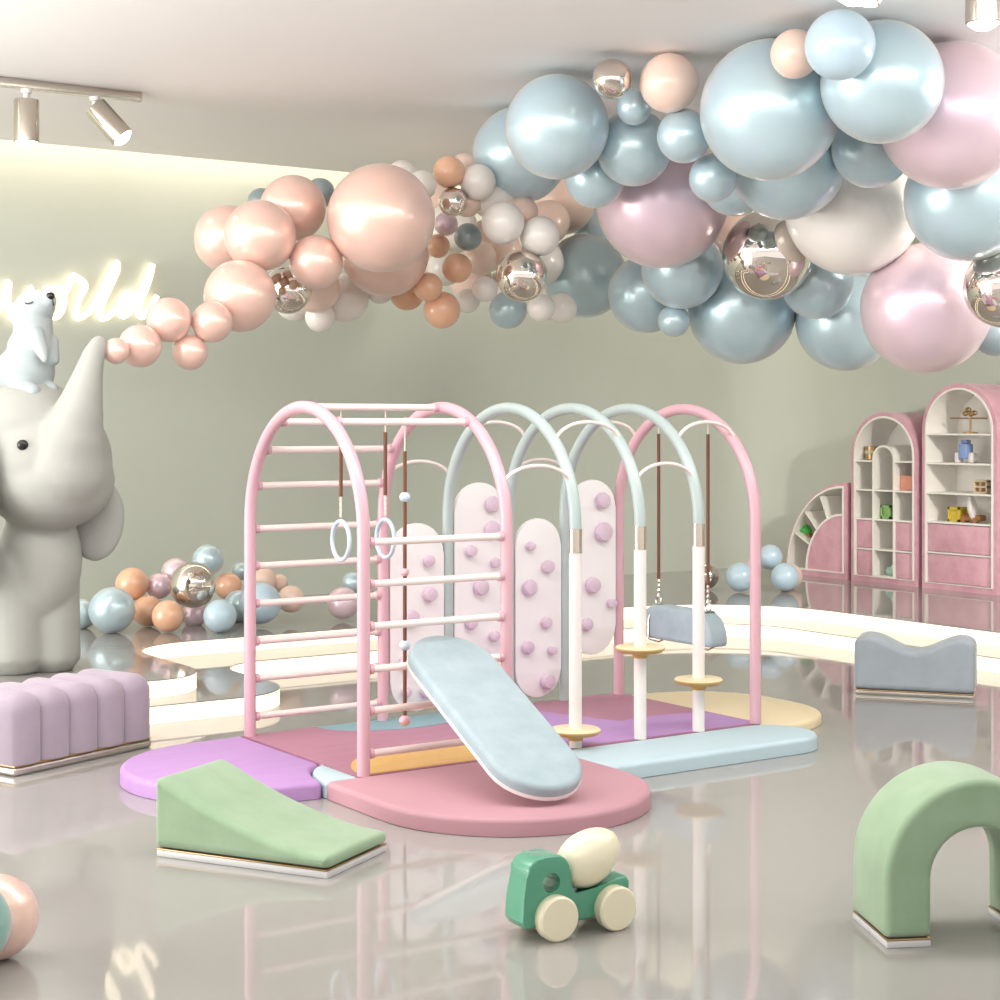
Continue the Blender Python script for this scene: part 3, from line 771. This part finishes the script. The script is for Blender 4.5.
# photo position x, y, radius; colour; starting distance; label   (nearest first in each cluster)
GAR = 'balloons of the ceiling garland'
G1 = [
 (116,351,13,'p',8.75,'smallest peach balloon touching the elephant trunk tip'),
 (140,346,21.5,'p',8.95,'peach balloon second from the elephant trunk'),
 (169,320,22.5,'p',9.0,'peach balloon just right of the neon word'),
 (190,352,18,'p',8.95,'small peach balloon hanging lowest near the elephant trunk'),
 (212,322,20.5,'p',9.0,'peach balloon at the lower left edge of a larger one'),
 (240,296,36,'p',9.2,'large peach balloon lowest of the left garland'),
 (260,236,36,'p',9.2,'large peach balloon in front at the garland left end'),
 (381,218,54,'p',9.6,'biggest peach balloon in the garland'),
 (316,262,27,'p',9.3,'medium peach balloon left of the biggest peach one'),
 (293,208,33,'p',9.7,'peach balloon highest in the left garland'),
 (228,239,34,'p',9.7,'peach balloon at the far left edge of the garland'),
 (385,253,44,'p',10.3,'peach balloon peeking below the biggest peach one'),
 (288,290,24,'c',9.9,'champagne chrome balloon among the left peach balloons'),
 (315,288,25,'k',10.3,'nude balloon behind the left chrome balloon'),
 (320,317,15,'w',10.4,'small ivory balloon hanging lowest behind the left garland'),
 (345,298,24,'w',10.6,'ivory balloon behind the lowest left peach balloons'),
 (295,300,21,'w',10.7,'ivory balloon just below the left chrome balloon'),
 (380,290,14,'w',10.8,'ivory balloon tip below the biggest peach balloon'),
 (262,203,15,'g',10.2,'slate balloon peeking above the far left peach balloons'),
 (320,193,15,'g',10.2,'slate balloon between two peach balloons near the ceiling'),
]
G2 = [
 (453,202,14.5,'c',10.4,'small champagne chrome balloon right of the biggest peach one'),
 (522,276,26,'c',10.3,'large champagne chrome balloon at the middle of the garland'),
 (428,287,14.5,'o',10.3,'apricot balloon in front of its trio under the garland'),
 (407,293,17.5,'o',10.5,'apricot balloon tucked below the biggest peach one'),
 (442,310,18.5,'o',10.5,'apricot balloon hanging lowest at mid garland'),
 (457,268,15,'o',10.5,'apricot balloon above the lower apricot trio'),
 (503,223,21.5,'w',10.5,'large ivory balloon above the middle chrome balloon'),
 (468,237,14,'g',10.5,'slate blue balloon beside the large ivory one'),
 (449,172,16,'o',10.9,'dark apricot balloon touching the ceiling'),
 (446,224,12,'l',10.7,'small lilac balloon below the small chrome one'),
 (485,289,13,'w',10.6,'ivory balloon left of the middle chrome balloon'),
 (541,308,14,'w',10.6,'ivory balloon below right of the middle chrome one'),
 (508,310,19,'b',10.8,'blue balloon below the middle chrome balloon'),
 (468,301,12,'w',10.9,'small ivory balloon between apricot and middle blue balloons'),
 (562,308,15,'w',10.9,'ivory balloon below the lowest left blue balloon'),
 (422,185,15,'w',10.9,'ivory balloon behind the biggest peach one near the ceiling'),
 (402,174,14,'w',11.1,'ivory balloon just over the top right of the biggest peach one'),
 (478,182,18,'w',10.9,'ivory balloon between the dark apricot and the leftmost blue'),
 (467,202,15,'k',11.0,'nude balloon behind the small chrome balloon'),
 (438,246,12,'o',10.8,'small apricot balloon at the right edge of the biggest peach'),
 (480,258,17,'k',11.1,'nude balloon in the shade behind the apricot trio'),
 (540,236,20,'w',11.0,'ivory balloon behind the peach one in mid garland'),
 (505,250,17,'k',11.2,'nude balloon between the large ivory and middle chrome ones'),
 (445,268,18,'w',11.3,'ivory balloon deep behind the apricot trio'),
 (430,262,15,'k',11.4,'nude balloon deep behind the biggest peach balloon edge'),
 (522,212,16,'k',11.3,'nude balloon behind the top of the large ivory one'),
 (452,228,26,'w',11.7,'ivory balloon filling the gap behind the small chrome one'),
 (486,246,26,'k',11.8,'nude balloon filling the gap behind the slate blue one'),
 (433,200,22,'k',11.8,'nude balloon deep behind the right edge of the biggest peach'),
 (494,196,24,'w',11.7,'ivory balloon deep behind the leftmost blue balloon'),
 (540,262,24,'w',11.8,'ivory balloon filling the gap right of the middle chrome one'),
 (470,278,22,'k',11.9,'nude balloon deep behind the two small lower ivory balloons'),
 (425,262,22,'k',12.0,'nude balloon farthest back below the biggest peach one'),
 (506,290,22,'w',12.0,'ivory balloon deep behind the middle chrome balloon'),
 (466,170,17,'k',11.8,'nude balloon against the ceiling behind the dark apricot one'),
 (548,222,22,'k',12.0,'nude balloon deep behind the left part of the blue run'),
]
G3 = [
 (840,45,35,'s',7.7,'pale blue balloon highest at the ceiling'),
 (795,54,24.5,'k',7.8,'nude balloon beside the highest pale blue one'),
 (882,82,61,'b',7.92,'large blue balloon overlapping the upper pink one'),
 (612,79,20,'c',8.6,'small champagne chrome balloon under the ceiling'),
 (669,83,29.5,'k',8.6,'nude peach balloon under the ceiling left of the biggest blue'),
 (770,110,70,'b',8.3,'biggest blue balloon in the garland'),
 (557,127,52,'b',9.1,'large blue balloon at the left front of the blue run'),
 (634,107,18,'b',8.9,'small blue balloon below the ceiling chrome balloon'),
 (684,136,27,'b',8.7,'medium blue balloon at the left edge of the biggest blue'),
 (952,116,73,'l',8.38,'large upper pink balloon at the right edge'),
 (968,198,63,'b',8.5,'large blue balloon at the right edge below the upper pink'),
 (872,148,40,'b',8.7,'blue balloon tucked under the large upper blue one'),
 (713,178,24,'b',8.9,'blue balloon below the left side of the biggest blue'),
 (787,160,60,'b',9.0,'large blue balloon behind and below the biggest blue'),
 (735,180,36,'b',9.2,'blue balloon rim just above the middle pink balloon'),
 (634,148,38,'b',9.2,'blue balloon between the small blue and the middle pink'),
 (853,207,68,'w',9.0,'biggest ivory balloon in the garland'),
 (520,155,48,'b',9.6,'blue balloon at the far left of the blue run'),
 (595,178,30,'b',9.5,'blue balloon rim above the left side of the middle pink'),
 (662,202,66,'l',9.3,'large middle pink balloon hanging over the grey arches'),
 (1005,287,41,'c',8.7,'champagne chrome balloon cut by the right edge'),
 (767,255,45,'c',9.0,'largest champagne chrome balloon beside the biggest ivory'),
 (817,283,36,'b',9.2,'blue balloon below the largest chrome balloon right side'),
 (926,308,65,'l',9.1,'large lowest pink balloon above the tall cabinet'),
 (682,268,41,'b',9.4,'blue balloon hanging under the middle pink one'),
 (674,321,16,'b',9.4,'smallest blue balloon at the bottom of the garland'),
 (647,294,39,'b',9.7,'blue balloon left of the smallest bottom blue one'),
 (742,310,54,'b',9.6,'large blue balloon hanging lowest in the middle of the blue run'),
 (845,322,49,'b',9.6,'large blue balloon between the lowest pink and lowest blue'),
 (585,276,42,'b',9.9,'blue balloon at the lower left of the blue run'),
 (561,200,35,'k',10.0,'nude peach balloon under the large left blue balloon'),
 (595,230,22,'b',10.2,'blue balloon hidden left of the middle pink one'),
 (995,334,22,'b',9.6,'blue balloon behind the right edge chrome balloon'),
 (868,290,34,'b',10.2,'blue balloon in the gap behind the biggest ivory'),
 (722,235,36,'p',10.2,'peach balloon in the shade left of the largest chrome'),
]
def solve(lst):
    n = len(lst); Ys = [b_[4] for b_ in lst]
    cap = []
    for x, y, r, *_ in lst:
        c1 = (CEIL-1.5-.004)*FPX/(HY-y+r) if HY-y+r > 0 else 99
        k = (x-500)/FPX; vv = (CT-k*ST)
        cap.append(min(c1, (11.40-.25)/vv))
    for it in range(260):
        for i in range(n):
            for j in range(i+1, n):
                xi, yi, ri = lst[i][:3]; xj, yj, rj = lst[j][:3]
                if math.hypot(xi-xj, yi-yj) > ri+rj: continue
                Pi = Vector(((xi-500)/FPX, 1, (HY-yi)/FPX))*Ys[i]; Pj = Vector(((xj-500)/FPX, 1, (HY-yj)/FPX))*Ys[j]
                Ri, Rj = ri*Ys[i]/FPX, rj*Ys[j]/FPX
                need = .95*(Ri+Rj)
                lat = math.hypot(Pi.x-Pj.x, Pi.z-Pj.z)
                want = math.sqrt(max(0, need*need-lat*lat))
                gap = Ys[j]-Ys[i]
                if gap < want:
                    m = (want-gap)*.25
                    Ys[j] += m*.7; Ys[i] -= m*.3
        for i in range(n): Ys[i] = min(Ys[i], cap[i])
    return Ys
def put_balloon(x, y, r, c, Y, label, group):
    # a sphere seen off axis: keep its outline centred on the photo position
    R = r*Y/FPX
    o = bpy.data.objects.new('balloon', BM[c]); COL.objects.link(o)
    o.location = at(x, y, Y); o.scale = (R, R, R)
    dirv = (o.location-Vector((0,0,1.5))).normalized()+Vector((random.uniform(-.5,.5), random.uniform(-.5,.5), random.uniform(-.1,.5)))
    o.rotation_euler = Vector((0,0,-1)).rotation_difference(dirv.normalized()).to_euler()
    tag(o, label, 'balloon', group)
allg = G1+G2+G3
allY = solve(allg)
for b_, Y in zip(allg, allY): put_balloon(b_[0], b_[1], b_[2], b_[3], Y, b_[5], GAR)
def fl(x, y, r, c, label, group, z=PLAT, dy=0, rest=True):
    h = 1.5-z
    Y = h*FPX/(y-HY+r) if rest else dy
    return (x, y, r, c, Y, label)
FG = 'balloons piled on the platform by the back wall'
F1 = [
 (112,610,23,'b',10.58,'largest blue balloon on the platform beside the elephant'),
 (82,614,15,'b',10.8,'blue balloon half hidden by the elephant leg'),
 (168,616,16,'o',10.6,'apricot balloon resting in front of the left platform pile'),
 (220,616,16.5,'s',10.6,'pale blue balloon resting in front below the platform chrome one'),
 (193,585,23,'c',10.75,'champagne chrome balloon in the platform pile'),
 (260,603,21,'s',10.9,'pale blue balloon behind the ladder leg in the platform pile'),
 (148,611,15.5,'o',10.9,'apricot balloon between largest blue and front apricot'),
 (194,614,13,'l',11.0,'lilac balloon resting under the platform chrome balloon'),
 (239,606,16,'b',11.2,'blue balloon left of the ladder leg in the platform pile'),
 (132,584,16.5,'o',11.0,'apricot balloon resting atop the largest platform blue'),
 (159,586,13,'l',11.1,'smaller pink balloon left of the platform chrome balloon'),
 (176,573,15,'l',11.1,'pink balloon behind the top left of the platform chrome'),
 (208,560,15.5,'b',11.2,'blue balloon topmost of the platform pile'),
 (228,586,13.5,'o',11.2,'apricot balloon right of the platform chrome balloon'),
 (291,599,13.5,'k',11.2,'nude balloon at the right end of the left platform pile'),
 (262,580,14,'k',11.4,'nude balloon behind the ladder leg atop the pile'),
 (279,583,9,'k',11.5,'tiny nude balloon between the two at the pile right end'),
 (241,571,9,'b',11.5,'tiny blue balloon peeking above the platform pile'),
 (343,603,16,'l',11.2,'pink balloon alone on the platform seen through the ladder'),
 (353,583,11,'b',11.5,'blue balloon behind the lone pink one through the ladder'),
]
Ys = solve(F1)
for b_, Y in zip(F1, Ys): put_balloon(*b_[:4], Y, b_[5], FG)
FR = 'balloons on the platform beside the low cabinet'
F2 = [
 (785,577,14,'s',13.1,'pale blue balloon nearest the low cabinet'),
 (740,577,14.5,'s',13.1,'pale blue balloon left of the rear pink arch leg'),
 (706,576,13,'c',13.3,'champagne chrome balloon beside the right swing cord'),
 (770,557,12.5,'s',13.35,'pale blue balloon resting on top of others by the low cabinet'),
 (790,576,12.5,'k',13.4,'nude balloon behind the pale blue one at the low cabinet'),
 (752,570,10,'l',13.5,'pink balloon behind the rear pink arch leg'),
]
Ys = solve(F2)
for b_, Y in zip(F2, Ys): put_balloon(*b_[:4], Y, b_[5], FR)
F3 = [(-34,925,44,'t',4.53,'sea green balloon on the floor at the lower left edge'),
      (-4,917,42,'p',4.72,'peach balloon on the floor at the lower left edge')]
for b_ in F3: put_balloon(*b_[:4], b_[4], b_[5], 'balloons on the floor at the lower left')

# ------------------------------------------------------------------ light
world = bpy.data.worlds.new('world'); SC.world = world; world.use_nodes = True
bg = world.node_tree.nodes['Background']; bg.inputs['Color'].default_value = lin((250,248,246)); bg.inputs['Strength'].default_value = .88
def area(name, loc, target, sx, sy, power, col=(255,250,242)):
    l = bpy.data.lights.new(name, 'AREA'); l.shape = 'RECTANGLE'; l.size = sx; l.size_y = sy; l.energy = power; l.color = lin(col)[:3]
    o = bpy.data.objects.new(name, l); COL.objects.link(o); o.location = loc
    o.rotation_euler = (Vector(target)-Vector(loc)).to_track_quat('-Z', 'Y').to_euler()
    return o
# added fill on the left, ceiling panels in front, cove strip, one track spot, added spots and uplights
area('left_fill_light', W(-9, 5.0, 1.6), W(2, 9.0, 3.0), 7, 3.0, 460, (255,253,250))  # unseen fill added on the left, tilted up to lift the ceiling
area('ceiling_light', W(.3, 6.0, 3.32), W(.3, 7.6, 0), 8, 1.3, 185, (255,253,250))
area('ceiling_light', W(.3, 2.8, 3.34), W(.3, 2.8, 0), 7, 2.6, 45, (255,253,250))
area('cove_light', (2.4, 11.34, 3.68), (2.4, 11.36, 0), 16.5, .14, 58, (255,236,212))
def beam(u, v, tgt, power, size=1.5, soft=.12):
    l = bpy.data.lights.new('track_or_fill_beam', 'SPOT'); l.energy = power; l.spot_size = size; l.spot_blend = 1; l.shadow_soft_size = soft; l.color = lin((255,249,240))[:3]
    o = bpy.data.objects.new('track_or_fill_beam', l); COL.objects.link(o); o.location = (u, v, CEIL-.45)
    o.rotation_euler = (Vector(tgt)-o.location).to_track_quat('-Z', 'Y').to_euler()
beam(3.03, 9.15, (3.03, 8.9, 0), 35)
beam(8.5, 4.36, (10.4, 9.3, .8), 330, 1.0)  # added spot past the rail end, brightens the cabinets
beam(8.9, 4.36, (6.8, 11.5, 1.2), 230, 1.6, .4)  # added spot without a fixture, brightens the back wall
area('added_uplight', W(4.4, 8.2, 2.7), W(4.0, 8.2, 3.5), 2.4, .8, 55, (255,251,247))  # added out of view on the right to brighten the ceiling, no fixture
area('added_uplight', W(-3.9, 6.6, 2.7), W(-3.6, 6.9, 3.5), 2.4, .8, 60, (255,251,247))  # second unseen fill, added for the left part of the ceiling

# ------------------------------------------------------------------ view
SC.view_settings.view_transform = 'Standard'; SC.view_settings.look = 'None'
SC.view_settings.exposure = 0.44; SC.view_settings.gamma = 1.0; SC.view_settings.use_curve_mapping = False
SC.cycles.max_bounces = 8; SC.cycles.diffuse_bounces = 4; SC.cycles.glossy_bounces = 5
SC.cycles.caustics_reflective = False; SC.cycles.caustics_refractive = False
SC.cycles.use_denoising = True
